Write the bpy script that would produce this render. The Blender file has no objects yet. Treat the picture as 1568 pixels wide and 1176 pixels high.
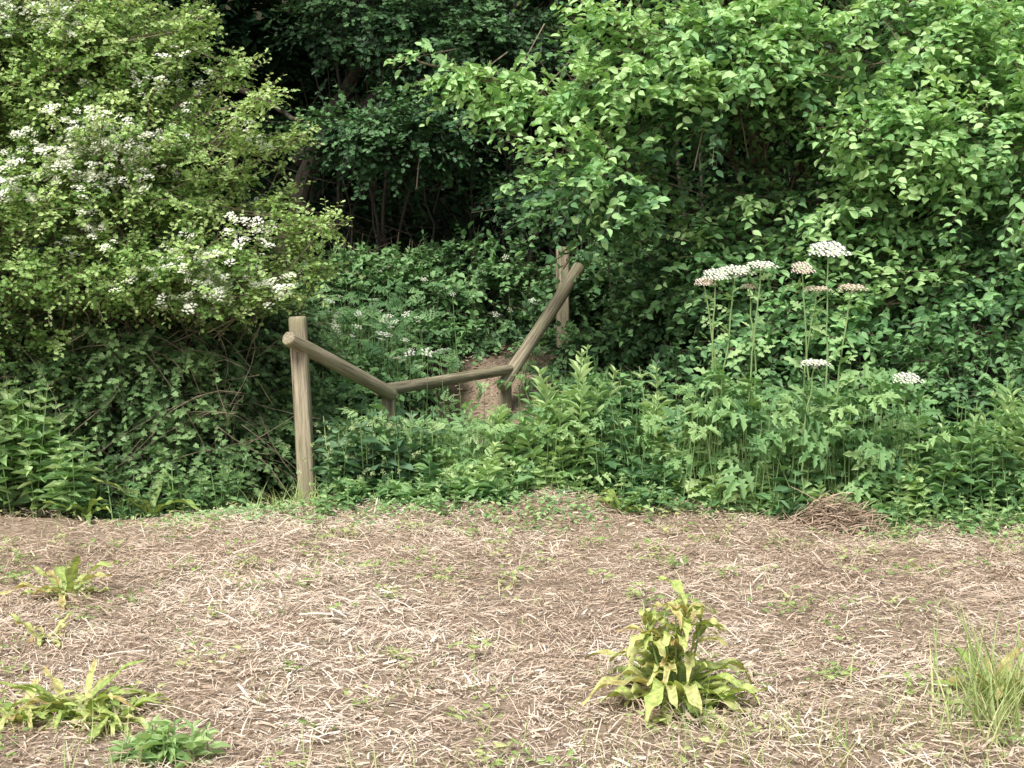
import bpy, math, numpy as np
from mathutils import Vector
R = np.random.default_rng(11)
scene = bpy.context.scene
# ------------------------------------------------------------------ helpers
def nrm(v):
    return v/np.maximum(np.linalg.norm(v,axis=-1,keepdims=True),1e-9)
def rv(n,s=1.0):
    return R.normal(0,s,(n,3))
_k=[(R.uniform(0,6.28),R.uniform(0,6.28),s) for s in (0.7,1.1,1.9,3.1,5.3,8.7,14.,23.)]
def wob(x,y,lo=0,hi=8):
    r=0
    for a,p,s in _k[lo:hi]:
        r=r+np.sin((x*math.cos(a)+y*math.sin(a))*s+p+1.3*np.sin((x*math.sin(a)-y*math.cos(a))*s*.7+p))/s
    return r
def sst(a,b,t):
    t=np.clip((t-a)/(b-a),0,1); return t*t*(3-2*t)
def lipf(x):
    return 8.95+0.10*np.sin(x*1.3+1)+0.05*np.sin(x*3.1)-0.10*sst(1.0,3.0,x)
def H(x,y):
    x=np.asarray(x,float); y=np.asarray(y,float)
    near=1-sst(20,40,np.hypot(x,y))
    z=wob(x,y,0,4)*0.026*near+wob(x,y,4,8)*0.055*near
    lip=lipf(x)
    z=z+0.10*np.exp(-((y-lip+.35)/.35)**2)*(0.5+0.5*np.sin(x*1.7+2.0))
    z=z-0.75*sst(lip,lip+.6,y)*(1-sst(9.9,11.2,y))
    z=z+0.8*sst(10.6,12.7,y)+0.25*sst(13,22,y)+10*sst(26,36,y)
    return z
class MB:
    def __init__(s): s.V=[];s.L=[];s.T=[];s.M=[];s.A=[];s.n=0
    def add(s,t,P,X,N,S,rnd,mat=0):
        tv,tf=t; n=len(P)
        if n==0: return
        X=nrm(X);Y=nrm(np.cross(N,X));Z=np.cross(X,Y)
        S=np.asarray(S,float)
        if S.ndim==0: S=np.full((n,3),float(S))
        if S.ndim==1: S=np.repeat(S[:,None],3,1)
        v=(P[:,None,:]+X[:,None,:]*(tv[None,:,0]*S[:,0:1])[...,None]
           +Y[:,None,:]*(tv[None,:,1]*S[:,1:2])[...,None]+Z[:,None,:]*(tv[None,:,2]*S[:,2:3])[...,None])
        nv=len(tv)
        lo=np.array([i for f in tf for i in f]); to=np.array([len(f) for f in tf])
        s.V.append(v.reshape(-1,3))
        s.L.append((lo[None,:]+(np.arange(n)*nv)[:,None]+s.n).ravel())
        s.T.append(np.tile(to,n)); s.M.append(np.full(len(tf)*n,mat))
        s.A.append(np.repeat(np.broadcast_to(rnd,(n,)),nv)); s.n+=n*nv
    def raw(s,v,f,rnd=.5,mat=0):
        v=np.asarray(v,float)
        s.V.append(v); s.L.append(np.array([i for q in f for i in q])+s.n)
        s.T.append(np.array([len(q) for q in f])); s.M.append(np.full(len(f),mat))
        s.A.append(np.broadcast_to(rnd,(len(v),))); s.n+=len(v)
    def tube(s,pts,rad,sides=6,rnd=.5,mat=0):
        pts=np.asarray(pts,float); k=len(pts); rad=np.broadcast_to(rad,(k,))
        d=nrm(np.gradient(pts,axis=0)); up=np.array([0.,0,1]) if abs(d[0,2])<.9 else np.array([1.,0,0])
        a=nrm(np.cross(d,up)); b=np.cross(d,a)
        th=np.linspace(0,2*math.pi,sides,endpoint=False)
        v=pts[:,None]+rad[:,None,None]*(a[:,None]*np.cos(th)[None,:,None]+b[:,None]*np.sin(th)[None,:,None])
        f=[(i*sides+j,i*sides+(j+1)%sides,(i+1)*sides+(j+1)%sides,(i+1)*sides+j) for i in range(k-1) for j in range(sides)]
        f.append(tuple(range(sides))[::-1]); f.append(tuple((k-1)*sides+j for j in range(sides)))
        s.raw(v.reshape(-1,3),f,rnd,mat)
    def strap(s,base,az,length,width,arch,rnd,mat=0,wave=0.,seg=7,rise=1.2,fold=.25,prof=None,tipc=0.):
        t=np.linspace(0,1,seg+1); ang=rise-arch*t
        dr=np.cumsum(np.cos(ang))/seg*length; dz=np.cumsum(np.sin(ang))/seg*length
        dr-=dr[0];dz-=dz[0]
        w=width*(np.sin(np.pi*np.clip(t*.93+.05,0,1))**.8 if prof is None else prof(t))
        sw=R.normal(0,.12)*length*t*t
        c,sn=math.cos(az),math.sin(az); o=np.array(base)
        sd=np.array([-sn,c,0.]); ph=R.uniform(0,6)
        mid=np.stack([o[0]+dr*c,o[1]+dr*sn,o[2]+dz],1)+sd*sw[:,None]
        g_=float(H(o[0],o[1])); mid[:,2]=np.maximum(mid[:,2],g_+.008)
        wl=wave*width*np.sin(t*15+ph); wr=wave*width*np.sin(t*14+ph+2)
        rg=.25 if wave>0 else 0
        l=mid+sd*(w*(1+rg*np.sin(t*19+ph))) [:,None]; l[:,2]+=fold*w+wl
        r=mid-sd*(w*(1+rg*np.sin(t*17+ph+1)))[:,None]; r[:,2]+=fold*w+wr
        v=np.concatenate([mid,l,r]); k=seg+1
        f=[(i,i+1,k+i+1,k+i) for i in range(seg)]+[(i+1,i,2*k+i,2*k+i+1) for i in range(seg)]
        rr=np.clip(rnd+tipc*t**2,0,1); rr=np.concatenate([np.clip(rr+.14,0,1),rr,rr])
        if wave>0: rr=np.clip(rr+R.normal(0,.06,len(rr)),0,1)
        s.raw(v,f,rr,mat)
    def build(s,name,mats,smooth=False,parent=None):
        me=bpy.data.meshes.new(name)
        V=np.concatenate(s.V);L=np.concatenate(s.L);T=np.concatenate(s.T);M=np.concatenate(s.M);A=np.concatenate(s.A)
        me.vertices.add(len(V)); me.vertices.foreach_set('co',V.astype(np.float32).ravel())
        me.loops.add(len(L)); me.loops.foreach_set('vertex_index',L.astype(np.int32))
        me.polygons.add(len(T)); st=np.zeros(len(T),np.int32); st[1:]=np.cumsum(T)[:-1]
        me.polygons.foreach_set('loop_start',st); me.polygons.foreach_set('loop_total',T.astype(np.int32))
        me.polygons.foreach_set('material_index',M.astype(np.int32))
        me.polygons.foreach_set('use_smooth',np.full(len(T),smooth))
        at=me.attributes.new('rnd','FLOAT','POINT'); at.data.foreach_set('value',A.astype(np.float32))
        me.update(calc_edges=True); me.validate()
        for m in mats: me.materials.append(m)
        ob=bpy.data.objects.new(name,me); scene.collection.objects.link(ob)
        if parent: ob.parent=parent
        return ob
# ------------------------------------------------------------------ templates
def T(v,f): return (np.array(v,float),f)
ovate=T([(0,0,0),(.28,.27,.07),(.62,.25,.06),(1,0,-.10),(.62,-.25,.06),(.28,-.27,.07)],[(0,3,2,1),(0,5,4,3)])
elmleaf=T([(0,0,0),(.18,.24,.06),(.45,.33,.07),(.72,.22,.04),(1,0,-.12),(.72,-.22,.04),(.45,-.33,.07),(.18,-.24,.06)],[(0,4,3,2,1),(0,7,6,5,4)])
lance=T([(0,0,0),(.3,.13,.05),(.65,.10,.03),(1,0,-.15),(.65,-.10,.03),(.3,-.13,.05)],[(0,3,2,1),(0,5,4,3)])
nettle=T([(0,0,0),(.12,.22,.05),(.3,.25,.06),(.36,.20,.04),(.55,.20,.04),(.6,.14,.03),(1,0,-.15),(.6,-.14,.03),(.55,-.20,.04),(.36,-.20,.04),(.3,-.25,.06),(.12,-.22,.05)],[(0,6,5,4,3,2,1),(0,11,10,9,8,7,6)])
lobed=T([(0,0,0),(.25,.10,.02),(.38,.36,.07),(.55,.18,.04),(.75,.34,.05),(1,0,-.05),(.75,-.34,.05),(.55,-.18,.04),(.38,-.36,.07),(.25,-.10,.02)],
        [(0,5,4,3,2,1),(0,9,8,7,6,5)])
ivy=T([(0,0,0),(.05,.42,.05),(.40,.30,.04),(.48,.45,.05),(.68,.17,.02),(1,0,-.05),(.68,-.17,.02),(.48,-.45,.05),(.40,-.30,.04),(.05,-.42,.05)],
      [(0,5,4,3,2,1),(0,9,8,7,6,5)])
def compose(base,items):
    V=[];F=[];n=0
    for (px,py,pz,ang,sc,til) in items:
        c,s=math.cos(ang),math.sin(ang)
        for x,y,z in base[0]:
            V.append((px+sc*(x*c-y*s),py+sc*(x*s+y*c),pz+sc*(z-til*x)))
        for f in base[1]: F.append(tuple(i+n for i in f))
        n+=len(base[0])
    return T(V,F)
leaf_small=T([(0,0,0),(.45,.30,.05),(1,0,-.05),(.45,-.30,.05)],[(0,2,1),(0,3,2)])
it=[]
for i in range(4):
    t=.22+i*.18; sc=.40*(1-.5*i/4)
    it+=[(t,0,-.05*t,1.0,sc,.12),(t,0,-.05*t,-1.0,sc,.12)]
it.append((.86,0,-.05,0,.30,.1))
frond1=compose(leaf_small,it)
frond2=compose(frond1,[(.2,0,0,1.1,.62,.2),(.2,0,0,-1.1,.62,.2),(.5,0,-.03,.9,.42,.3),(.5,0,-.03,-.9,.42,.1),(.6,0,-.05,.1,.42,.2)])
jag=T([(0,0,0),(.2,.10,.03),(.28,.33,.07),(.42,.14,.03),(.56,.34,.06),(.66,.12,.02),(.82,.2,.0),(1,0,-.08),(.82,-.2,0),(.66,-.12,.02),(.56,-.34,.06),(.42,-.14,.03),(.28,-.33,.07),(.2,-.10,.03)],
      [(0,7,6,5,4,3,2,1),(0,13,12,11,10,9,8,7)])
hogleaf=compose(jag,[(.25,0,0,1.15,.42,.15),(.25,0,0,-1.15,.42,.15),(.52,0,0,.95,.40,.15),(.52,0,0,-.95,.40,.15),(.6,0,0,0,.45,.15)])
prism=T([(0,1,0),(0,-.5,.87),(0,-.5,-.87),(1,.6,0),(1,-.3,.5),(1,-.3,-.5)],[(0,1,4,3),(1,2,5,4),(2,0,3,5)])
hexf=T([(math.cos(a)*(1 if i%2==0 else .45),math.sin(a)*(1 if i%2==0 else .45),0) for i,a in enumerate(np.linspace(0,2*math.pi,10,endpoint=False))],[tuple(range(10))])
def dome(n,rad,fs,flat,seed):
    q=np.random.default_rng(seed); V=[];F=[];m=0
    for i in range(n):
        r=rad*math.sqrt((i+.5)/n); a=i*2.4+q.uniform(-.3,.3)
        px,py=r*math.cos(a),r*math.sin(a); pz=-flat*r*r/rad+q.uniform(-.06,.06)*rad
        tx,ty=q.uniform(-.5,.5,2); s=fs*q.uniform(.75,1.25)
        for x,y,z in hexf[0]: V.append((px+x*s,py+y*s,pz+s*(x*tx+y*ty)))
        F.append(tuple(j+m for j in range(10))); m+=10
    return T(V,F)
blossom=dome(11,1.,.36,.55,3)
umblet=dome(9,.21,.10,.5,8)
def umb_big(nr=21):
    V=[];F=[];m=0; q=np.random.default_rng(4)
    for i in range(nr):
        r=.95*math.sqrt((i+.3)/nr)*q.uniform(.85,1.1); a=i*2.4
        px,py,pz=r*math.cos(a),r*math.sin(a),-.16*r*r+q.uniform(-.06,.06)
        for x,y,z in umblet[0]: V.append((px+x,py+y,pz+z))
        for f in umblet[1]: F.append(tuple(j+m for j in f))
        m+=len(umblet[0])
        V+= [(0,0.012,-.6),(0,-.012,-.6),(px,py-.012,pz-.03),(px,py+.012,pz-.03)]
        F.append((m,m+1,m+2,m+3)); m+=4
    return T(V,F)
bigumbel=umb_big(27); smallumbel=umb_big(9)
# ------------------------------------------------------------------ materials
def leafmat(name,cols,trans=.3,rough=.5,spec=.35,noise=0):
    m=bpy.data.materials.new(name); m.use_nodes=True; nt=m.node_tree; nt.nodes.clear()
    o=nt.nodes.new('ShaderNodeOutputMaterial'); at=nt.nodes.new('ShaderNodeAttribute'); at.attribute_name='rnd'
    cr=nt.nodes.new('ShaderNodeValToRGB'); e=cr.color_ramp.elements
    while len(e)<len(cols): e.new(.5)
    for i,c in enumerate(cols):
        e[i].position=i/(len(cols)-1); e[i].color=(*c,1)
    nt.links.new(at.outputs['Fac'],cr.inputs[0]); col=cr.outputs[0]
    if noise:
        geo=nt.nodes.new('ShaderNodeNewGeometry'); no=nt.nodes.new('ShaderNodeTexNoise'); no.inputs['Scale'].default_value=noise; no.inputs['Detail'].default_value=5
        nt.links.new(geo.outputs['Position'],no.inputs['Vector'])
        mp=nt.nodes.new('ShaderNodeMapRange'); mp.inputs['From Min'].default_value=.3; mp.inputs['From Max'].default_value=.7; mp.inputs['To Min'].default_value=.6; mp.inputs['To Max'].default_value=1.3
        nt.links.new(no.outputs['Fac'],mp.inputs['Value'])
        mul=nt.nodes.new('ShaderNodeVectorMath'); mul.operation='SCALE'; nt.links.new(col,mul.inputs[0]); nt.links.new(mp.outputs[0],mul.inputs['Scale']); col=mul.outputs[0]
    if spec==0:
        p=nt.nodes.new('ShaderNodeBsdfDiffuse'); nt.links.new(col,p.inputs['Color'])
    else:
        p=nt.nodes.new('ShaderNodeBsdfPrincipled'); p.inputs['Roughness'].default_value=rough; p.inputs['Specular IOR Level'].default_value=spec
        nt.links.new(col,p.inputs['Base Color'])
    if trans>0:
        mix=nt.nodes.new('ShaderNodeMixShader'); mix.inputs[0].default_value=trans
        tr=nt.nodes.new('ShaderNodeBsdfTranslucent')
        hs=nt.nodes.new('ShaderNodeMixRGB'); hs.blend_type='MULTIPLY'; hs.inputs[0].default_value=1; hs.inputs[2].default_value=(1.2,1.3,.65,1)
        nt.links.new(col,hs.inputs[1]); nt.links.new(hs.outputs[0],tr.inputs['Color'])
        nt.links.new(p.outputs[0],mix.inputs[1]); nt.links.new(tr.outputs[0],mix.inputs[2]); nt.links.new(mix.outputs[0],o.inputs[0])
    else: nt.links.new(p.outputs[0],o.inputs[0])
    return m
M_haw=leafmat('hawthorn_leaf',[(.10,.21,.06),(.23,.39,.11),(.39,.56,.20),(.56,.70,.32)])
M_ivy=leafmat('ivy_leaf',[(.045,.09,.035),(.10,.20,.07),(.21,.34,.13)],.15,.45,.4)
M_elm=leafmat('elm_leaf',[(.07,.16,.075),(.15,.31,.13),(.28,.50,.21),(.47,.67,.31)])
M_dark=leafmat('woodland_leaf',[(.02,.05,.025),(.04,.095,.042),(.08,.17,.065)],0,.5,0)  # greens darkened: shade of the hollow painted into the leaf colour
M_maple=leafmat('maple_leaf',[(.025,.065,.032),(.065,.15,.065),(.14,.28,.11)],.15)
M_br=leafmat('bramble_leaf',[(.055,.12,.055),(.12,.24,.10),(.21,.38,.15)],.15)
M_neet=leafmat('herb_leaf',[(.07,.16,.07),(.17,.32,.13),(.32,.49,.21),(.50,.63,.32)])
M_dock=leafmat('dock_leaf',[(.13,.21,.07),(.28,.39,.11),(.46,.56,.18),(.60,.60,.26),(.45,.30,.13)],.25,.5,.3,60)
M_grass=leafmat('grass_blade',[(.18,.27,.09),(.34,.45,.16),(.58,.56,.30)],.25)
M_white=leafmat('white_petal',[(.72,.74,.60),(.82,.82,.74),(.86,.86,.82)],.2,.7,0)
M_pink=leafmat('faded_umbel',[(.62,.57,.45),(.76,.64,.58)],.2,.7,0)
M_stem=leafmat('green_stem',[(.14,.23,.08),(.30,.40,.17)],0)
M_straw=leafmat('straw',[(.20,.14,.10),(.42,.31,.225),(.60,.47,.36),(.73,.61,.49),(.82,.75,.65)],0,.6,.2)
def bark(name,c1,c2,sc=12,stretch=(1,1,.12),bump=.5,green=None):
    m=bpy.data.materials.new(name); m.use_nodes=True; nt=m.node_tree; p=nt.nodes['Principled BSDF']; p.inputs['Roughness'].default_value=.85
    p.inputs['Specular IOR Level'].default_value=.2
    tc=nt.nodes.new('ShaderNodeTexCoord'); mp=nt.nodes.new('ShaderNodeMapping'); mp.inputs['Scale'].default_value=stretch
    n=nt.nodes.new('ShaderNodeTexNoise'); n.inputs['Scale'].default_value=sc; n.inputs['Detail'].default_value=8; n.inputs['Roughness'].default_value=.65
    nt.links.new(tc.outputs['Object'],mp.inputs[0]); nt.links.new(mp.outputs[0],n.inputs[0])
    cr=nt.nodes.new('ShaderNodeValToRGB'); cr.color_ramp.elements[0].color=(*c1,1); cr.color_ramp.elements[1].color=(*c2,1)
    cr.color_ramp.elements[0].position=.36; cr.color_ramp.elements[1].position=.64
    nt.links.new(n.outputs['Fac'],cr.inputs[0]); out=cr.outputs[0]
    if green:
        n2=nt.nodes.new('ShaderNodeTexNoise'); n2.inputs['Scale'].default_value=5; n2.inputs['Detail'].default_value=6
        nt.links.new(tc.outputs['Object'],n2.inputs[0])
        r2=nt.nodes.new('ShaderNodeMapRange'); r2.inputs['From Min'].default_value=.42; r2.inputs['From Max'].default_value=.7; r2.inputs['To Max'].default_value=.7
        nt.links.new(n2.outputs['Fac'],r2.inputs[0])
        mx=nt.nodes.new('ShaderNodeMixRGB'); mx.inputs[2].default_value=(*green,1)
        nt.links.new(r2.outputs[0],mx.inputs[0]); nt.links.new(out,mx.inputs[1]); out=mx.outputs[0]
    nt.links.new(out,p.inputs['Base Color'])
    b=nt.nodes.new('ShaderNodeBump'); b.inputs['Strength'].default_value=bump; b.inputs['Distance'].default_value=.01
    nt.links.new(n.outputs['Fac'],b.inputs['Height']); nt.links.new(b.outputs[0],p.inputs['Normal'])
    return m
M_bark=bark('bark',(.045,.04,.03),(.12,.10,.08),14)
M_twig=bark('twig_bark',(.10,.08,.055),(.24,.20,.14),20)
M_wood=bark('weathered_timber',(.13,.105,.07),(.46,.40,.29),60,(1,1,.05),.8,(.27,.26,.15))
def ground_mat():
    m=bpy.data.materials.new('mown_ground'); m.use_nodes=True; nt=m.node_tree; p=nt.nodes['Principled BSDF']; p.inputs['Roughness'].default_value=.95
    p.inputs['Specular IOR Level'].default_value=.1
    g=nt.nodes.new('ShaderNodeNewGeometry')
    n=nt.nodes.new('ShaderNodeTexNoise'); n.inputs['Scale'].default_value=45; n.inputs['Detail'].default_value=8; n.inputs['Roughness'].default_value=.7
    nt.links.new(g.outputs['Position'],n.inputs[0])
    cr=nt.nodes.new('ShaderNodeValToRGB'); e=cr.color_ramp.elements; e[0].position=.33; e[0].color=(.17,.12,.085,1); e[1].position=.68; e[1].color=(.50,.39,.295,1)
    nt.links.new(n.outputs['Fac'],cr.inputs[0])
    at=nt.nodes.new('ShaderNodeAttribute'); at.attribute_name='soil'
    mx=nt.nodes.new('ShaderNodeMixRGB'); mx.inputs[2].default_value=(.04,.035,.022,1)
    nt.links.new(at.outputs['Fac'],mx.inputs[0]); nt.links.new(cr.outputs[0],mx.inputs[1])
    nt.links.new(mx.outputs[0],p.inputs['Base Color'])
    b=nt.nodes.new('ShaderNodeBump'); b.inputs['Strength'].default_value=.8; b.inputs['Distance'].default_value=.02
    nt.links.new(n.outputs['Fac'],b.inputs['Height']); nt.links.new(b.outputs[0],p.inputs['Normal'])
    return m
xs=np.concatenate([-np.geomspace(300,6,24),np.arange(-5.9,5.95,.045),np.geomspace(6,300,24)])
ys=np.concatenate([-np.geomspace(100,1,14),np.arange(0,14,.045),np.geomspace(14.05,400,60)])
X,Y=np.meshgrid(xs,ys); Z=H(X,Y)
nx,ny=len(xs),len(ys)
g=MB(); idx=np.arange(nx*ny).reshape(ny,nx)
q=np.stack([idx[:-1,:-1],idx[:-1,1:],idx[1:,1:],idx[1:,:-1]],-1).reshape(-1,4)
g.V.append(np.stack([X,Y,Z],-1).reshape(-1,3)); g.L.append(q.ravel()); g.T.append(np.full(len(q),4)); g.M.append(np.zeros(len(q))); g.A.append(np.full(nx*ny,.5)); g.n=nx*ny
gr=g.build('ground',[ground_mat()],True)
pc=-.15+.25*np.sin((Y-10.5)*.9)+.10*wob(X*2,Y*2,1,5)
pathm=(1-sst(.25,.5,np.abs(X-pc)))*sst(10.4,10.9,Y)*(1-sst(12.0,12.5,Y))
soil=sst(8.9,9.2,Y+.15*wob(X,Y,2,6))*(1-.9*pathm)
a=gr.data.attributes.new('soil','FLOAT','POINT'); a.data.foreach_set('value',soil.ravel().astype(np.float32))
# ------------------------------------------------------------------ straw litter
sb=MB(); n=250000
x=R.uniform(-5.2,5.2,n)*1.0; y=3.4+5.7*R.random(n)
w_=y*.42+.5; ok=np.abs(x)<w_; x=x[ok]; y=y[ok]; n=len(x)
bare=wob(x*1.1+3,y*1.6,1,5)
keep=(y<lipf(x)+.02+.12*bare)&~((x<-2.1)&(y>8.0)&(R.random(n)<.6))&~((bare>.6)&(R.random(n)<.3)); x=x[keep];y=y[keep]; n=len(x)
flow=wob(x*1.6,y*1.6,0,4)*1.6; az=np.where(R.random(n)<.30,flow+R.normal(0,.6,n),R.uniform(0,6.28,n))
pile=wob(x*2+5,y*2,1,6)
P=np.stack([x,y,H(x,y)+.003+.035*R.random(n)**1.6*(1+.6*pile.clip(-1,1.5))],1)
D=np.stack([np.cos(az),np.sin(az),R.normal(.02,.2,n)],1)
strawt=T([(0,.5,0),(0,-.5,0),(.5,-.5,.05),(.5,.5,.05),(1,-.4,0),(1,.4,0)],[(0,1,2,3),(3,2,4,5)])
L=R.gamma(2.0,.023,n).clip(.012,.22); W=R.uniform(.0018,.0046,n)*(1+1.3*(R.random(n)<.08))
tone=(.52+.19*R.normal(0,1,n)+.12*wob(x*1.2,y*1.2,1,5)+.25*wob(x*3,y*3,3,7)).clip(0,1)
sb.add(strawt,P,D,np.array([0,0,1.])+rv(n,.35),np.stack([L,W,L],1),tone)
n=900; x=R.normal(-.15,.25,n); y=R.uniform(10.6,12.6,n); az=R.uniform(0,6.28,n)
sb.add(strawt,np.stack([x,y,H(x,y)+.01],1),np.stack([np.cos(az),np.sin(az),.1+0*x],1),np.array([0,0,1.])+rv(n,.6),np.stack([R.uniform(.02,.06,n),R.uniform(.004,.012,n),R.uniform(.03,.12,n)],1),R.uniform(.1,.5,n))
n=1700; az=R.normal(.5,.95,n); px=R.normal(1.95,.20,n); py=R.normal(8.30,.12,n)
hz=.20*np.exp(-((px-1.95)/.22)**2-((py-8.30)/.16)**2)
sb.add(strawt,np.stack([px-.06,py,H(px,py)+hz*R.random(n)**.6+.01],1),np.stack([np.cos(az),np.sin(az),R.normal(.0,.3,n)],1),np.array([0,0,1.])+rv(n,.5),np.stack([R.uniform(.05,.18,n),R.uniform(.003,.006,n),R.uniform(.05,.3,n)],1),R.uniform(0,.45,n))
sb.build('straw_litter',[M_straw])
# ------------------------------------------------------------------ wooden handrail
par=bpy.data.objects.new('wooden_handrail_fence',None); scene.collection.objects.link(par)
def timber(name,a,b,r,sq=2.0,seed=0):
    a=Vector(a);b=Vector(b); ln=(b-a).length; ns=28; rows=[(0,.80),(.006,.93),(.018,1.)]
    k=int(ln/.06)+3
    rows+=[(z,1.) for z in np.linspace(.05,ln-.05,k)]+[(ln-.018,1.),(ln-.006,.93),(ln,.80)]
    q=np.random.default_rng(seed); v=[];f=[]
    ph=q.uniform(0,6.28,4)
    for z,s in rows:
        for j in range(ns):
            t=2*math.pi*j/ns
            rr=(abs(math.cos(t))**sq+abs(math.sin(t))**sq)**(-1/sq)*r*s
            rr*=1+.018*math.sin(3*t+z*4+ph[0])+.02*math.sin(t+z*2.3+ph[1])-.06*max(0,math.sin(7*t+ph[2]+z*.3))**12
            v.append((rr*math.cos(t)+.006*math.sin(z*3+ph[3]),rr*math.sin(t),z))
    m=len(rows)
    for i in range(m-1):
        for j in range(ns): f.append((i*ns+j,i*ns+(j+1)%ns,(i+1)*ns+(j+1)%ns,(i+1)*ns+j))
    f.append(tuple(range(ns))[::-1]); f.append(tuple((m-1)*ns+j for j in range(ns)))
    me=bpy.data.meshes.new(name); me.from_pydata(v,[],f); me.materials.append(M_wood)
    for p_ in me.polygons: p_.use_smooth=len(p_.vertices)==4
    ob=bpy.data.objects.new(name,me); scene.collection.objects.link(ob); ob.location=a
    ob.rotation_mode='QUATERNION'; ob.rotation_quaternion=(b-a).to_track_quat('Z','Y'); ob.parent=par
timber('post_front',(-1.30,9.02,-.5),(-1.375,9.02,1.235),.056,5,seed=1)
timber('post_lower_near',(-.86,9.86,-.9),(-.87,9.86,.63),.050,3,seed=2)
timber('post_lower_far',(-.05,11.52,-.3),(-.06,11.52,.71),.055,3,seed=3)
timber('post_back',(.455,12.42,.2),(.445,12.42,1.71),.060,5,seed=4)
timber('rail_near',(-1.415,8.87,1.105),(-.84,9.80,.655),.048,2,seed=5)
timber('rail_middle',(-.93,9.74,.69),(.0,11.50,.70),.042,2,seed=6)
timber('rail_far',(-.08,11.38,.56),(.585,12.27,1.54),.054,2,seed=7)
# ------------------------------------------------------------------ foliage generators
def boughs(mb,blobs,nb,ntw,nl,leaf,size,Lt=.28,Lb=.55,spread=.16,bias=(0,0,.25),droop=.25,tone=(.2,.75),cull=.15,lmat=0,tmat=1,nup=.8,shell=(.72,1.08),flowers=None,width=1.0,tz=.15):
    bl=np.array([b[:6] for b in blobs],float)
    w=(bl[:,3]*bl[:,5]+bl[:,3]*bl[:,4]+bl[:,4]*bl[:,5]); w/=w.sum()
    c=R.choice(len(bl),nb,p=w)
    u=nrm(rv(nb)); flip=(u[:,1]>.35)&(R.random(nb)>cull); u[flip,1]*=-1
    s=R.uniform(shell[0],shell[1],nb)
    tip=bl[c,:3]+bl[c,3:6]*u*s[:,None]
    bd=nrm(u*.8+np.array(bias)+rv(nb,.28))
    bt=R.uniform(tone[0],tone[1],nb)+tz*(u[:,2]+(s-.9)*2)  # upper and outer boughs toned lighter, light from above painted into leaf colour
    q=R.random((nb,ntw))
    sp=spread*(1.25-.9*q)[...,None]
    O=tip[:,None]-bd[:,None]*Lb*(1-q)[...,None]+R.normal(0,1,(nb,ntw,3))*sp*np.array([1,1,.5])
    TD=nrm(bd[:,None]*1.1+R.normal(0,.45,(nb,ntw,3)))
    tl=Lt*R.uniform(.5,1.3,(nb,ntw))
    O=O.reshape(-1,3);TD=TD.reshape(-1,3);tl=tl.ravel();U=np.repeat(u,ntw,0);B=np.repeat(bt,ntw)+.18*(q.ravel()-.5)
    n=len(O)
    if tmat is not None:
        mb.add(prism,O,TD+np.array([0,0,-droop*.5]),rv(n),np.stack([tl,np.full(n,.0022),np.full(n,.0022)],1),.5,tmat)
        mb.add(prism,tip-bd*Lb*1.5,bd,rv(nb),np.stack([np.full(nb,Lb*1.5),np.full(nb,.006),np.full(nb,.006)],1),.5,tmat)
    t=(np.arange(nl)+.6)/nl
    P=O[:,None]+TD[:,None]*(tl[:,None]*t)[...,None]
    P[...,2]-=droop*tl[:,None]*t*t
    sg=np.where(np.arange(nl)%2==0,1.,-1.)
    side=nrm(np.cross(TD,np.array([0,0,1.]))+rv(n,.25))
    LD=TD[:,None]*.55+side[:,None]*(sg[None,:,None]*.85)+R.normal(0,.28,(n,nl,3)); LD[...,2]-=.12
    NN=np.array([0,0,nup])+U[:,None]*.55+R.normal(0,.38,(n,nl,3))
    S=size*R.uniform(.6,1.2,(n,nl))*(1-.25*t[None,:])
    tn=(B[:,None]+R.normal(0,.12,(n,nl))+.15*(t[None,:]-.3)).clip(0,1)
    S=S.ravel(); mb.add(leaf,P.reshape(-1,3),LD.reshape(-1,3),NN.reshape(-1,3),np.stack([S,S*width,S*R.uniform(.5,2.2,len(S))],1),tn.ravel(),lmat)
    if flowers:
        cen,fm,prob=flowers
        cc=np.array(cen,float); d=np.min(np.linalg.norm((O[:,None]-cc[None,:,:3])*np.array([1,.35,1.7]),axis=2)/cc[None,:,3],axis=1)
        pick=(R.random(n)<np.where(d<1,prob*(1.2-d),.006))&(O[:,1]<9.5)
        Pf=O[pick]+TD[pick]*tl[pick,None]*.6+np.array([0,-.04,.04]); m=len(Pf)
        for k in range(3):
            Pk=Pf+rv(m,.04); Nk=np.array([0,-.6,1.])+rv(m,.3)
            mb.add(blossom,Pk,np.cross(Nk,rv(m)),Nk,R.uniform(.020,.040,m),R.random(m),fm)
def trunk(mb,pts,r0,r1,mat=1,sides=9,wig=.03):
    pts=np.array(pts,float); k=len(pts); t=np.linspace(0,k-1,k*5)
    p=np.stack([np.interp(t,np.arange(k),pts[:,i]) for i in range(3)],1)
    for _ in range(3):
        p2=p.copy(); p2[1:-1]=.25*p[:-2]+.5*p[1:-1]+.25*p[2:]; p=p2
    p[1:-1]+=R.normal(0,wig*.4,(len(p)-2,3))
    mb.tube(p,np.linspace(r0,r1,len(p)),sides,.5,mat)
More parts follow.
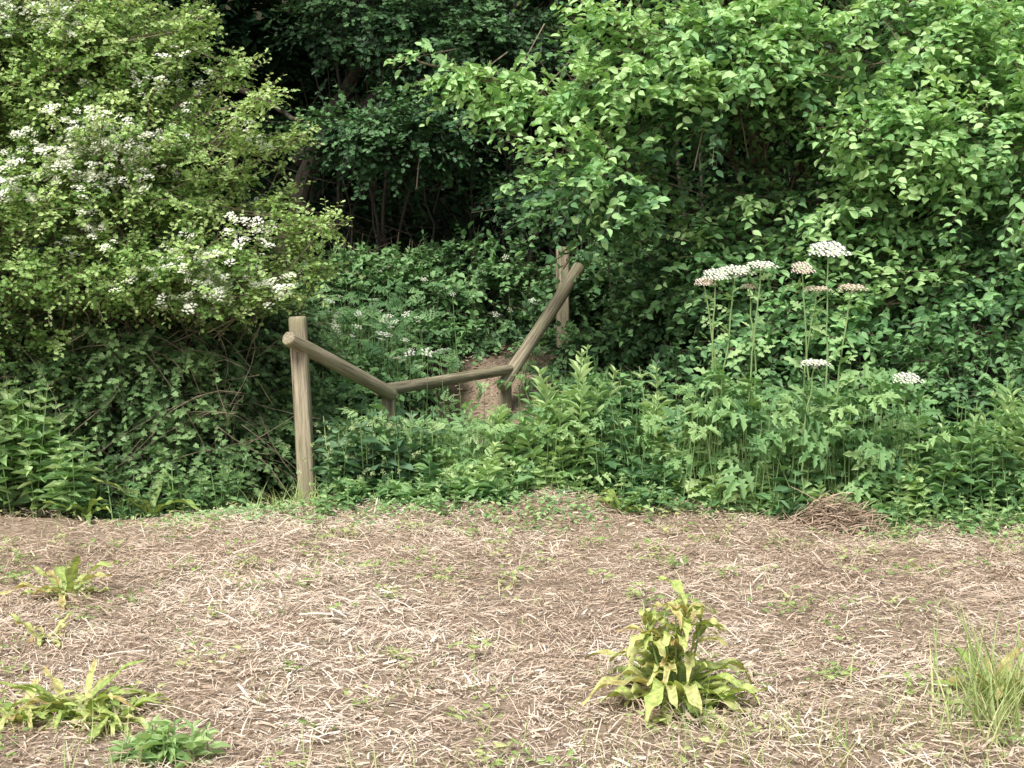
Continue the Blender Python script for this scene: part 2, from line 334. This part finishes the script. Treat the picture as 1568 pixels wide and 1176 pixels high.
# --- hawthorn bush (left)
hw=MB()
Hb=[(-3.05,9.7,2.85,1.0,.9,.8),(-2.5,9.5,2.25,.75,.85,.5),(-2.15,9.4,1.62,.65,.75,.40),(-3.3,9.4,1.7,1.0,.9,.85),(-3.7,9.8,3.4,1.2,1.0,1.2),(-2.75,9.9,3.15,.6,.6,.4)]
fl=[(-2.75,8.9,2.22,.40),(-2.4,9.,2.2,.26),(-3.3,8.8,2.0,.28),(-1.6,9.4,2.42,.22),(-2.0,9.,1.42,.26),(-2.7,8.9,1.75,.22),(-3.0,9.,3.1,.3),(-1.75,9,1.72,.2),(-2.2,9.2,2.7,.22),(-3.4,9,3.4,.5),(-1.6,9,1.35,.12)]
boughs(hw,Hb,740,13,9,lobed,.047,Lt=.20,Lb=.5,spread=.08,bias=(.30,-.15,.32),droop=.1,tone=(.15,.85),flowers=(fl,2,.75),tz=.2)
for (ex,ez) in ((-2.0,3.1),(-1.75,2.85),(-1.55,2.62),(-1.7,2.35),(-1.42,2.42),(-1.75,2.15),(-1.5,2.0),(-1.3,1.82),(-1.15,1.84),(-1.22,1.55),(-1.4,1.62),(-1.5,1.4),(-2.25,3.35)):
    boughs(hw,[(ex,9.35+R.uniform(-.3,.2),ez,.10,.15,.05)],5,11,8,lobed,.047,Lt=.17,Lb=.42,spread=.05,bias=(1.2,-.2,.35),droop=.1,tone=(.5,.95),flowers=(fl,2,.5))
for i in range(9):
    bx=R.uniform(-3.6,-2.4); by=R.uniform(9.7,10.3); e=Hb[i%6]
    trunk(hw,[(bx,by,-.3),(bx+R.normal(0,.12),by,.6),((bx+e[0])/2+.1,by-.1,1.3),(e[0]+R.normal(0,.2),e[1],e[2])],.035,.012,3,7)
hw.build('hawthorn_bush',[M_haw,M_twig,M_white,M_bark])
# --- ivy undergrowth beneath
iv=MB()
boughs(iv,[(-2.55,9.8,.75,.8,.6,.62),(-3.4,9.7,.7,.8,.6,.75),(-1.85,10.1,.25,.5,.5,.5),(-2.0,10.4,1.0,.6,.5,.5),(-2.3,9.5,.15,.7,.4,.35)],540,12,8,ivy,.06,Lt=.22,Lb=.3,spread=.11,bias=(0,-.2,-.2),droop=.5,tone=(.1,1.),nup=.5)
for i in range(220):
    p0=np.array([R.uniform(-3.9,-1.65),R.uniform(9.05,9.6),R.uniform(-.2,1.2)]); d=nrm(np.array([R.normal(0,.8),R.normal(0,.3),R.normal(.1,.7)])); l=R.uniform(.3,.9)
    t=np.linspace(0,1,6)[:,None]; b=rv(1,.25)
    iv.tube(p0+d*l*t+b*t*(1-t)-np.array([0,0,.35])*t*t*l,np.linspace(.0035,.0015,6),4,.5,1)
iv.build('ivy_undergrowth',[M_ivy,M_twig])
# --- elm tree (right)
el=MB()
Rb=[(1.45,11.1,3.05,.95,.9,.62),(.68,10.9,2.17,.62,.7,.42),(2.75,11.6,3.3,1.4,1.1,1.0),(2.9,11.4,2.0,1.5,1.0,.85),(4.1,11.0,2.4,1.2,1.1,1.5),(1.65,11.7,1.5,.75,.8,.5)]
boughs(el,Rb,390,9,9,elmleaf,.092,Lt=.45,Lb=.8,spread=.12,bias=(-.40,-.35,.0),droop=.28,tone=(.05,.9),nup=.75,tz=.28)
boughs(el,[(3.3,10.9,1.15,1.7,.7,.6),(1.6,11.6,4.3,1.4,1.2,.6),(2.0,11.3,1.6,.8,.5,.4)],210,8,9,elmleaf,.088,Lt=.42,Lb=.7,spread=.13,bias=(-.28,-.25,.0),droop=.28,tone=(.1,.75),nup=.75)
boughs(el,[(-.30,10.8,2.96,.42,.2,.07),(-.75,10.75,3.1,.22,.15,.05),(.15,10.8,2.78,.4,.3,.12)],26,6,8,elmleaf,.095,Lt=.32,Lb=.4,spread=.05,bias=(-.9,-.1,.15),droop=.35,tone=(.8,1.))
boughs(el,[(1.3,10.5,3.3,.9,.4,.3),(.9,10.4,2.9,.8,.3,.2),(2.6,10.6,3.3,1.2,.4,.5),(.55,10.3,2.32,.4,.3,.22),(3.2,10.3,2.6,1.0,.3,.5)],120,7,8,elmleaf,.092,Lt=.36,Lb=.45,spread=.07,bias=(-.7,-.2,.25),droop=.3,tone=(.65,1.))
trunk(el,[(2.3,12,.7),(2.25,12.,1.8),(2.0,11.8,2.8),(1.5,11.5,3.8),(1.0,11.3,4.8)],.10,.03)
for e in Rb: trunk(el,[(2.25+R.normal(0,.05),12.,1.3+.6*R.random()),((2.2+e[0])/2,11.8,(1.6+e[2])/2+.15),e[:3]],.04,.012)
trunk(el,[(2.1,11.9,2.3),(1.2,11.3,2.75),(.2,10.9,2.9),(-.6,10.8,3.06),(-.9,10.75,3.12)],.03,.004)
trunk(el,[(4.2,12.0,.7),(4.2,12.,2.),(3.9,11.8,3.2),(4.,11.6,4.8)],.09,.03)
el.build('elm_tree',[M_elm,M_twig])
# --- field maple in the middle distance
mp_=MB()
boughs(mp_,[(-1.1,13.5,2.75,.9,.6,.36),(-1.3,14.,3.9,.9,.7,.35),(-.3,14.,3.7,1.0,.8,.45),(.3,13.6,2.2,.6,.5,.4)],190,10,9,lobed,.085,Lt=.35,Lb=.6,spread=.12,bias=(0,-.3,0),droop=.2,tone=(.1,1.),tz=.25)
trunk(mp_,[(-2.4,14.6,.8),(-2.3,14.6,2.),(-1.9,14.4,3.),(-1.0,14.2,4.2)],.13,.05)
trunk(mp_,[(-2.2,14.5,2.6),(-1.6,14.2,3.0),(-.9,14.,3.6),(.1,14,4.1)],.07,.03)
trunk(mp_,[(-2.9,13.8,3.4),(-2.2,13.5,3.0),(-1.75,13.3,2.75)],.035,.012)
mp_.build('field_maple_tree',[M_maple,M_bark])
# --- woodland behind (one mass)
wd=MB()
bl=[(R.uniform(-9,9),R.uniform(16,18.5),R.uniform(.8,6.5),1.3,1.0,.9) for i in range(30)]
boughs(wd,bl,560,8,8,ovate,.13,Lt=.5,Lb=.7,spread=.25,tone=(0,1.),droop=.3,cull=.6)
bl=[(R.uniform(-13,13),R.uniform(20,24),R.uniform(1,8),2,1.5,1.5) for i in range(60)]
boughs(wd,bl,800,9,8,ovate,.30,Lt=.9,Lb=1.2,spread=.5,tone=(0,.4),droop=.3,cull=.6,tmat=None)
n=7000; P=np.stack([R.uniform(-16,16,n),R.uniform(24,27,n),R.uniform(.5,10,n)],1)
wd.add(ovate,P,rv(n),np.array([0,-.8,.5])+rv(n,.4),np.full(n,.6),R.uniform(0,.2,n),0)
bl=[(R.uniform(-7,7),R.uniform(12.5,21),R.uniform(5.3,7.2),1.6,1.5,.5) for i in range(54)]  # leaf layer overhead, mostly out of view, added to shade the hollow
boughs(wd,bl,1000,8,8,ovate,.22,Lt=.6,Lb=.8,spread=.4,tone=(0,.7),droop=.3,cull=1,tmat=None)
for i in range(30):
    x0=R.uniform(-4.5,4.5) if i>14 else R.uniform(-2.2,.3); y0=R.uniform(14.2,17.5); r=R.uniform(.008,.028)
    trunk(wd,[(x0,y0,.7),(x0+R.normal(0,.15),y0,2.),(x0+R.normal(0,.45),y0,3.6),(x0+R.normal(0,.8),y0,6.)],r,r*.5,1,7,.04)
for i in range(70):
    p0=np.array([R.uniform(-2.4,.6),R.uniform(13.8,15.5),R.uniform(1.,2.8)]); d=nrm(rv(1))[0]; l=R.uniform(.5,1.4)
    t=np.linspace(0,1,6)[:,None]; wd.tube(p0+d*l*t+rv(1,.3)*t*(1-t),np.linspace(.008,.003,6),4,.5,1)
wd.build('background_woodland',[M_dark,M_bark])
# --- bramble mounds on the far bank
br=MB()
boughs(br,[(-1.5,13.3,1.2,1.0,.5,.42),(-.4,13.6,1.25,1.0,.5,.45),(1.1,13.,1.3,.8,.6,.5),(-2.3,12.2,.7,.7,.6,.6),(2.0,12.,1.1,1.2,.6,.6),(-1.2,11.9,.45,.45,.6,.4),(.85,12.0,.75,.40,.5,.35),(3.5,10.3,.4,1.4,.5,.6),(1.5,10.6,.3,1.2,.5,.5),(-.6,12.6,.85,.45,.3,.22),(.1,12.75,.85,.3,.2,.15)],600,11,8,ovate,.08,Lt=.28,Lb=.3,spread=.15,bias=(0,-.25,.2),droop=.3,tone=(.1,.95),width=1.3)
br.build('bramble_thicket',[M_br,M_twig])
# ------------------------------------------------------------------ herbs
def stems(mb,x,y,h,leaf,size,npair,tone,lmat,smat,wid=1.,lean=.12,droop=.2,upang=.45,whorl=2):
    n=len(x); b=np.stack([x,y,H(x,y)-.03],1); d=nrm(np.stack([R.normal(0,lean,n),R.normal(-.05,lean,n),np.ones(n)],1))
    mb.add(prism,b,d,rv(n),np.stack([h,np.full(n,.0045),np.full(n,.0045)],1),.5,smat)
    for k in range(npair):
        t=.15+.85*(k+.5)/npair+R.normal(0,.01,n); P=b+d*(h*t)[:,None]
        a0=R.uniform(0,6.28,n)
        for w in range(whorl):
            a=a0+w*2*math.pi/whorl+R.normal(0,.25,n)
            up=upang*(1+.9*(t>.8)); LD=np.stack([np.cos(a),np.sin(a),up+R.normal(0,.25,n)-droop],1)
            NN=np.stack([-.3*np.cos(a),-.3*np.sin(a)-.2,np.ones(n)],1)+rv(n,.3)
            S=size*R.uniform(.6,1.25,n)*np.where(t>.85,.6,1.)*(1-.25*np.abs(t-.5))
            mb.add(leaf,P,LD,NN,np.stack([S,S*wid,S*1.6],1),(tone+R.normal(0,.13,n)+.3*(t-.4)).clip(0,1),lmat)
hb=MB()
def band(n,x0,x1,y0,y1): return R.uniform(x0,x1,n),R.uniform(y0,y1,n)
def front(x): return 8.66+.14*np.sin(x*2.3)-.30*sst(1.4,3.2,x)-.18*sst(.3,1.2,x)+.12*np.sin(x*6)+.06*np.sin(x*13)+.10*np.exp(-((x-1.95)/.25)**2)
x,y=band(720,-1.1,4.4,8.4,9.6); k=y>front(x); x=x[k];y=y[k]
hh=(.60+.13*np.sin(x*2.1+.6)+.12*np.sin(x*5.3)+R.normal(0,.12,len(x)))*(.35+.65*sst(0,.55,y-front(x)))*(.72+.28*sst(-.6,.8,x))+.42*sst(9.0,9.4,y)
patch=.45+.35*wob(x*3,y*3,2,5)*2
hh=hh.clip(.12,1.2); k=R.random(len(x))<.40; k2=(~k)&(R.random(len(x))<.35)
tn=(patch+R.normal(0,.15,len(x))).clip(.0,.95)
stems(hb,x[k],y[k],hh[k],nettle,.115,6,tn[k],0,1,1.15)
stems(hb,x[k2],y[k2],hh[k2]*1.05,lance,.11,9,tn[k2],0,1,1.5,whorl=3,upang=.7)
k3=(~k)&(~k2); k4=k3&(R.random(len(x))<.5); k3=k3&~k4
stems(hb,x[k3],y[k3],hh[k3]*.9,jag,.14,5,tn[k3],0,1,1.,whorl=2,upang=.3,lean=.25)
stems(hb,x[k4],y[k4],hh[k4]*.9,elmleaf,.10,6,tn[k4],0,1,1.,whorl=2,upang=.3,lean=.25)
x,y=band(850,-1.2,4.4,8.1,8.95); k=(y>front(x)-.06+.12*R.normal(0,1,len(x)))&~((np.abs(x-1.9)<.28)&(y<8.45)); x=x[k];y=y[k]
stems(hb,x,y,R.uniform(.05,.25,len(x)),nettle,.065,4,R.uniform(.1,.8,len(x)),0,1,1.2)
hb.build('nettle_patch',[M_neet,M_stem])
hl=MB(); x,y=band(170,-4.,-2.75,8.75,9.25); hh=R.uniform(.5,1.1,len(x))*(.5+.5*sst(-2.65,-3.2,x))
stems(hl,x,y,hh,nettle,.13,8,R.uniform(.4,.9,len(x)),0,1,1.1)
x,y=band(90,-2.8,-1.75,8.85,9.1); stems(hl,x,y,R.uniform(.1,.38,len(x)),nettle,.08,4,R.uniform(.0,.5,len(x)),0,1)
hl.build('nettle_patch',[M_neet,M_stem])
wh=MB()
for cx,cy,nn,h0 in ((.38,9.15,9,.98),(.75,9.3,8,.9),(.15,9.0,5,.65),(3.2,8.75,18,.88),(2.95,8.7,8,.62),(1.15,9.3,8,.95)):
    x=R.normal(cx,.10,nn); y=R.normal(cy,.08,nn)
    stems(wh,x,y,h0*R.uniform(.75,1.1,nn),lance,.14,15,R.uniform(.5,.95,nn),0,1,1.1,whorl=3,upang=.8,droop=.1)
wh.build('willowherb_clump',[M_neet,M_stem])
def fronds(mb,n,x0,x1,y0,y1,z0,z1,tpl,size,tone,mat=0,smat=1):
    x,y=band(n,x0,x1,y0,y1); z=H(x,y)+R.uniform(z0,z1,n); a=R.uniform(0,6.28,n)
    LD=np.stack([np.cos(a),np.sin(a)-.35,R.normal(.1,.45,n)],1); NN=np.stack([np.zeros(n),np.full(n,-.5),np.ones(n)],1)+rv(n,.5)
    P=np.stack([x,y,z],1); S=size*R.uniform(.5,1.2,n)
    mb.add(tpl,P,LD,NN,np.stack([S,S,S*R.uniform(.5,3.5,n)],1),R.uniform(*tone,n),mat)
    q=np.stack([x-.3*np.cos(a)*size,y+.05,H(x,y)],1); dv=P-q; l=np.linalg.norm(dv,axis=1)
    mb.add(prism,q,dv,rv(n),np.stack([l,np.full(n,.003),np.full(n,.003)],1),.3,smat)
hg=MB()
fronds(hg,190,1.1,2.5,8.5,9.1,.25,.85,hogleaf,.26,(.1,.75))
fronds(hg,90,2.2,3.8,8.5,9.1,.15,.6,hogleaf,.22,(.2,.8))
fronds(hg,110,-.7,1.1,8.8,9.2,.1,.55,hogleaf,.16,(.3,.8))
um=[(1.27,8.8,1.52,.09,2),(1.40,8.85,1.55,.12,2),(1.55,8.8,1.58,.09,2),(1.97,8.8,1.68,.11,2),(1.80,8.75,1.56,.085,3),(1.90,8.8,1.43,.08,3),(2.12,8.8,1.44,.095,3),(1.50,8.9,1.44,.06,3),(1.20,8.8,1.47,.06,3),(1.83,8.5,.99,.09,2),(2.45,8.7,.88,.09,2)]
roots=[(1.30,8.85),(1.50,8.87),(1.86,8.85),(2.02,8.83)]
for ux,uy,uz,ur,um_ in um:
    r=min(roots,key=lambda q_:abs(q_[0]-ux)); z0=float(H(r[0],r[1]))
    if uz<1.1: r=(ux-.05,uy+.02)
    mid=((r[0]*.8+ux*.2)+R.normal(0,.03),(r[1]+uy)/2,z0+(uz-z0)*.62)
    trunk(hg,[(r[0],r[1],z0),(r[0]+R.normal(0,.04),r[1],z0+(uz-z0)*.3),mid,(ux,uy,uz-ur*.55)],.0085,.004,1,6,.008)
    N=np.array([[R.normal(0,.25),-.30+R.normal(0,.15),1.]])
    hg.add(bigumbel,np.array([[ux,uy,uz]]),np.array([[1.,.1,0]]),N,np.array([[ur*R.uniform(.85,1.15),ur,ur]]),R.uniform(.5,1),um_)
    if uz>1.1:
        for q_ in range(12):
            t=R.uniform(.3,.93); p=np.array([[r[0]+(ux-r[0])*t*t,r[1]-.01,z0+(uz-z0)*t]]); a=R.uniform(0,6.28)
            hg.add(hogleaf if q_%2 else jag,p,np.array([[math.cos(a),math.sin(a)*.5,.5]]),np.array([[R.normal(0,.4),-.5,1.]]),np.array([R.uniform(.11,.20)*(1.3-.8*t)]),R.uniform(.4,.9),0)
hg.build('hogweed_plant',[M_neet,M_stem,M_white,M_pink])
cp=MB()
fronds(cp,240,-1.15,-.1,8.85,9.3,.05,.5,frond2,.15,(.3,.9))
fronds(cp,170,-1.2,-.1,9.3,9.75,.6,1.15,frond2,.17,(.1,.8))
fronds(cp,110,-1.1,.1,9.3,9.7,.6,1.12,hogleaf,.17,(.2,.8))
fronds(cp,200,-1.8,-.9,10.8,12.6,.1,.6,frond2,.18,(.0,.5))
fronds(cp,60,-.9,-.4,11.2,12.4,.02,.35,frond2,.16,(.0,.6))
fronds(cp,80,.05,.6,10.9,12.2,.02,.30,frond2,.16,(.0,.6))
fronds(cp,120,.3,2.6,9.0,9.8,.2,1.0,frond2,.16,(.1,.6))
def umbels(mb,cx,cy,cz,sx,sy,sz,n,r):
    P=np.stack([R.normal(cx,sx,n),R.normal(cy,sy,n),R.normal(cz,sz,n)],1); N=np.array([0,-.4,1.])+rv(n,.35)
    mb.add(smallumbel,P,np.cross(N,rv(n)),N,r*R.uniform(.5,1.3,n),R.random(n),2)
    g0=P.copy(); g0[:,2]=H(P[:,0],P[:,1]); g0[:,0]+=R.normal(0,.06,n); dv=P-g0-np.array([0,0,r*.55]); l=np.linalg.norm(dv,axis=1)
    mb.add(prism,g0,dv,rv(n),np.stack([l,np.full(n,.003),np.full(n,.003)],1),.3,1)
umbels(cp,-1.15,11.6,1.08,.30,.3,.10,30,.038)
umbels(cp,-.65,10.0,.94,.12,.15,.05,5,.05)
umbels(cp,-.9,13.0,1.4,.5,.3,.12,16,.04)
umbels(cp,-.05,12.9,1.1,.15,.2,.1,5,.04)
cp.build('cow_parsley_patch',[M_neet,M_stem,M_white])
cf=MB(); x,y=band(70,-1.15,-.5,8.8,9.1); stems(cf,x,y,R.uniform(.25,.62,70),ovate,.12,5,R.uniform(.2,.8,70),0,1,1.)
n=150; P=np.stack([R.normal(-.85,.24,n),R.uniform(8.72,8.9,n),R.uniform(.15,.6,n)],1)
cf.add(blossom,P,rv(n),np.array([0,-1,.2])+rv(n,.3),np.full(n,.015),R.random(n)*.3,2)
cf.build('comfrey_plant',[leafmat('comfrey_leaf',[(.06,.13,.07),(.11,.22,.11),(.20,.33,.18)]),M_stem,leafmat('pale_floret',[(.45,.55,.28),(.62,.68,.42)])])
# ------------------------------------------------------------------ docks and foreground plants
def dock(cx,cy,nl,l0,w0,rise=(.6,1.4),tone=(.4,.95),stalk=0,arch=(.7,1.9)):
    d=MB(); z=float(H(cx,cy))
    for i in range(nl):
        az=i*2.4+R.uniform(-.5,.5); q_=R.uniform(*rise); o=R.uniform(0,.05)
        d.strap((cx+o*math.cos(az),cy+o*math.sin(az),z),az,l0*R.uniform(.5,1.15),w0*R.uniform(.5,1.1),R.uniform(*arch),float(np.clip(R.uniform(*tone),0,1)),0,.5,18,q_,.35,None,R.choice([0,0,.1,.4]))
    for i in range(stalk):
        az=R.uniform(0,6.28); lx,ly=cx+.12*math.cos(az),cy+.07*math.sin(az); h=R.uniform(.24,.36)
        d.tube([(cx,cy,z),(lx-.03*math.cos(az),ly,z+h*.6),(lx,ly,z+h)],[.005,.004,.002],5,.3,1)
        for k in range(9):
            t=.3+.7*k/8; d.strap((cx+(lx-cx)*t,cy+(ly-cy)*t,z+h*t),R.uniform(0,6.28),.16*R.uniform(.6,1.2),.018,R.uniform(.8,2.2),R.uniform(.3,.8),0,.5,10,R.uniform(.6,1.3),.35,None,.1)
    d.build('dock_plant',[M_dock,M_stem],True)
dock(.575,4.85,24,.36,.032,(.8,1.45),(.2,.75),8,(1.1,2.4))
dock(.62,4.78,16,.26,.036,(.1,1.0),(.1,.6),0,(.6,1.6))
dock(-1.56,4.95,50,.28,.019,(.2,1.3),(.2,.75),0,(.7,2.2))
dock(-1.40,4.85,34,.22,.017,(.2,1.2),(.25,.7),0,(.7,2.2))
dock(-1.74,4.88,26,.20,.019,(.2,1.2),(.2,.7))
dock(-2.12,6.6,13,.26,.026,(.5,1.4),(.3,.95))
dock(-2.0,5.9,9,.17,.016,(.4,1.3),(.4,.8))
dock(-2.3,8.85,8,.40,.030,(.9,1.4),(.0,.12))
dock(-2.7,8.8,8,.35,.03,(.9,1.4),(.0,.15))
dock(.68,8.5,7,.26,.035,(.8,1.4),(.0,.25))
dock(1.70,4.85,16,.28,.022,(.8,1.4),(.2,.95))
sn=MB(); x=R.normal(-1.16,.07,18);y=R.normal(4.50,.05,18); stems(sn,x,y,R.uniform(.06,.17,18),lance,.08,6,R.uniform(.6,.95,18),0,1,1.3)
sn.build('nettle_plant',[M_neet,M_stem])
def tuft(mb,cx,cy,n,h,sp,w=.0025,tone=(.3,.9),arch=(.2,1.2)):
    for i in range(n):
        x=cx+R.normal(0,sp); y=cy+R.normal(0,sp)
        mb.strap((x,y,float(H(x,y))),R.uniform(0,6.28),h*R.uniform(.4,1.2),w*R.uniform(.7,1.4),R.uniform(*arch),R.uniform(*tone),0,0,5,R.uniform(1.0,1.57),.3,lambda t:(1-t*.97))
gt=MB()
tuft(gt,1.64,4.62,150,.34,.09,.0032,(.2,1.),(.2,1.3)); tuft(gt,1.74,4.8,110,.36,.09,.005,(.2,.8),(.1,.9)); tuft(gt,1.40,4.5,30,.2,.08)
gt.build('grass_tuft',[M_grass])
gt=MB(); tuft(gt,-1.38,8.72,130,.22,.12,.003,(.1,.7)); tuft(gt,-1.0,8.8,50,.12,.15,.003,(.1,.6)); tuft(gt,-1.75,8.8,40,.10,.14,.003,(.1,.6))
gt.build('grass_tuft',[M_grass])
gs=MB()
for i in range(190):
    x=R.uniform(-2.,2.); y=4.2+R.random()**2*1.0
    if i<100: x=R.uniform(.2,2.); y=R.uniform(4.1,4.6)
    tuft(gs,x,y,3,.17,.02,.0022,(.2,1.))
for i in range(400):
    x=R.uniform(-4,4); y=R.uniform(5,8.8); tuft(gs,x,y,3,.07,.02,.003,(.1,.8))
n=5000; cx=R.uniform(-4,4,340); cy=8.9-4.7*R.random(340)**1.2; k=R.integers(0,340,n)
x=cx[k]+R.normal(0,.045,n); y=cy[k]+R.normal(0,.045,n); ok=y<8.85; x=x[ok];y=y[ok];n=len(x); a=R.uniform(0,6.28,n)
gs.add(nettle,np.stack([x,y,H(x,y)+R.uniform(.01,.06,n)],1),np.stack([np.cos(a),np.sin(a),R.normal(.3,.2,n)],1),np.array([0,-.3,1.])+rv(n,.3),R.uniform(.015,.045,n),(R.random(340)[k[ok]]*.7+R.random(n)*.3),0)
n=2200; x=R.choice([-1.9,-1.5,-.9,-.5,.0,.3,2.2,2.9,3.5],n)+R.normal(0,.18,n); y=8.6-np.abs(R.normal(0,.26,n))-.2*(x>1.6); a=R.uniform(0,6.28,n)
gs.add(ovate,np.stack([x,y,H(x,y)+R.uniform(.01,.06,n)],1),np.stack([np.cos(a),np.sin(a),R.normal(.4,.2,n)],1),np.array([0,-.3,1.])+rv(n,.3),R.uniform(.015,.045,n),R.uniform(.2,.9,n),1)
gs.build('grass_sprouts',[M_grass,M_neet])
# ------------------------------------------------------------------ light
w=bpy.data.worlds.new('World'); scene.world=w; w.use_nodes=True; nt=w.node_tree
bg=nt.nodes['Background']; sky=nt.nodes.new('ShaderNodeTexSky'); sky.sky_type='NISHITA'; sky.sun_disc=False
el_,az_=math.radians(52),math.radians(203)
sky.sun_elevation=el_; sky.sun_rotation=az_; sky.dust_density=3; sky.air_density=1.3
hs=nt.nodes.new('ShaderNodeHueSaturation'); hs.inputs['Saturation'].default_value=.55
nt.links.new(sky.outputs[0],hs.inputs['Color']); nt.links.new(hs.outputs[0],bg.inputs[0]); bg.inputs[1].default_value=.15
sl=bpy.data.lights.new('sun','SUN'); sl.energy=4.8; sl.angle=math.radians(20); sl.color=(1,.97,.90)
so=bpy.data.objects.new('sun',sl); scene.collection.objects.link(so)
sd=Vector((math.sin(az_)*math.cos(el_),math.cos(az_)*math.cos(el_),math.sin(el_)))
so.rotation_mode='QUATERNION'; so.rotation_quaternion=sd.to_track_quat('Z','Y')
cam=bpy.data.cameras.new('camera'); co=bpy.data.objects.new('camera',cam); scene.collection.objects.link(co)
co.location=(0,0,1.6); co.rotation_euler=(math.radians(90-5.07),0,0); cam.sensor_width=36; cam.lens=49.45; cam.clip_end=1000
scene.camera=co
scene.view_settings.view_transform='Standard'; scene.view_settings.look='None'; scene.view_settings.exposure=0
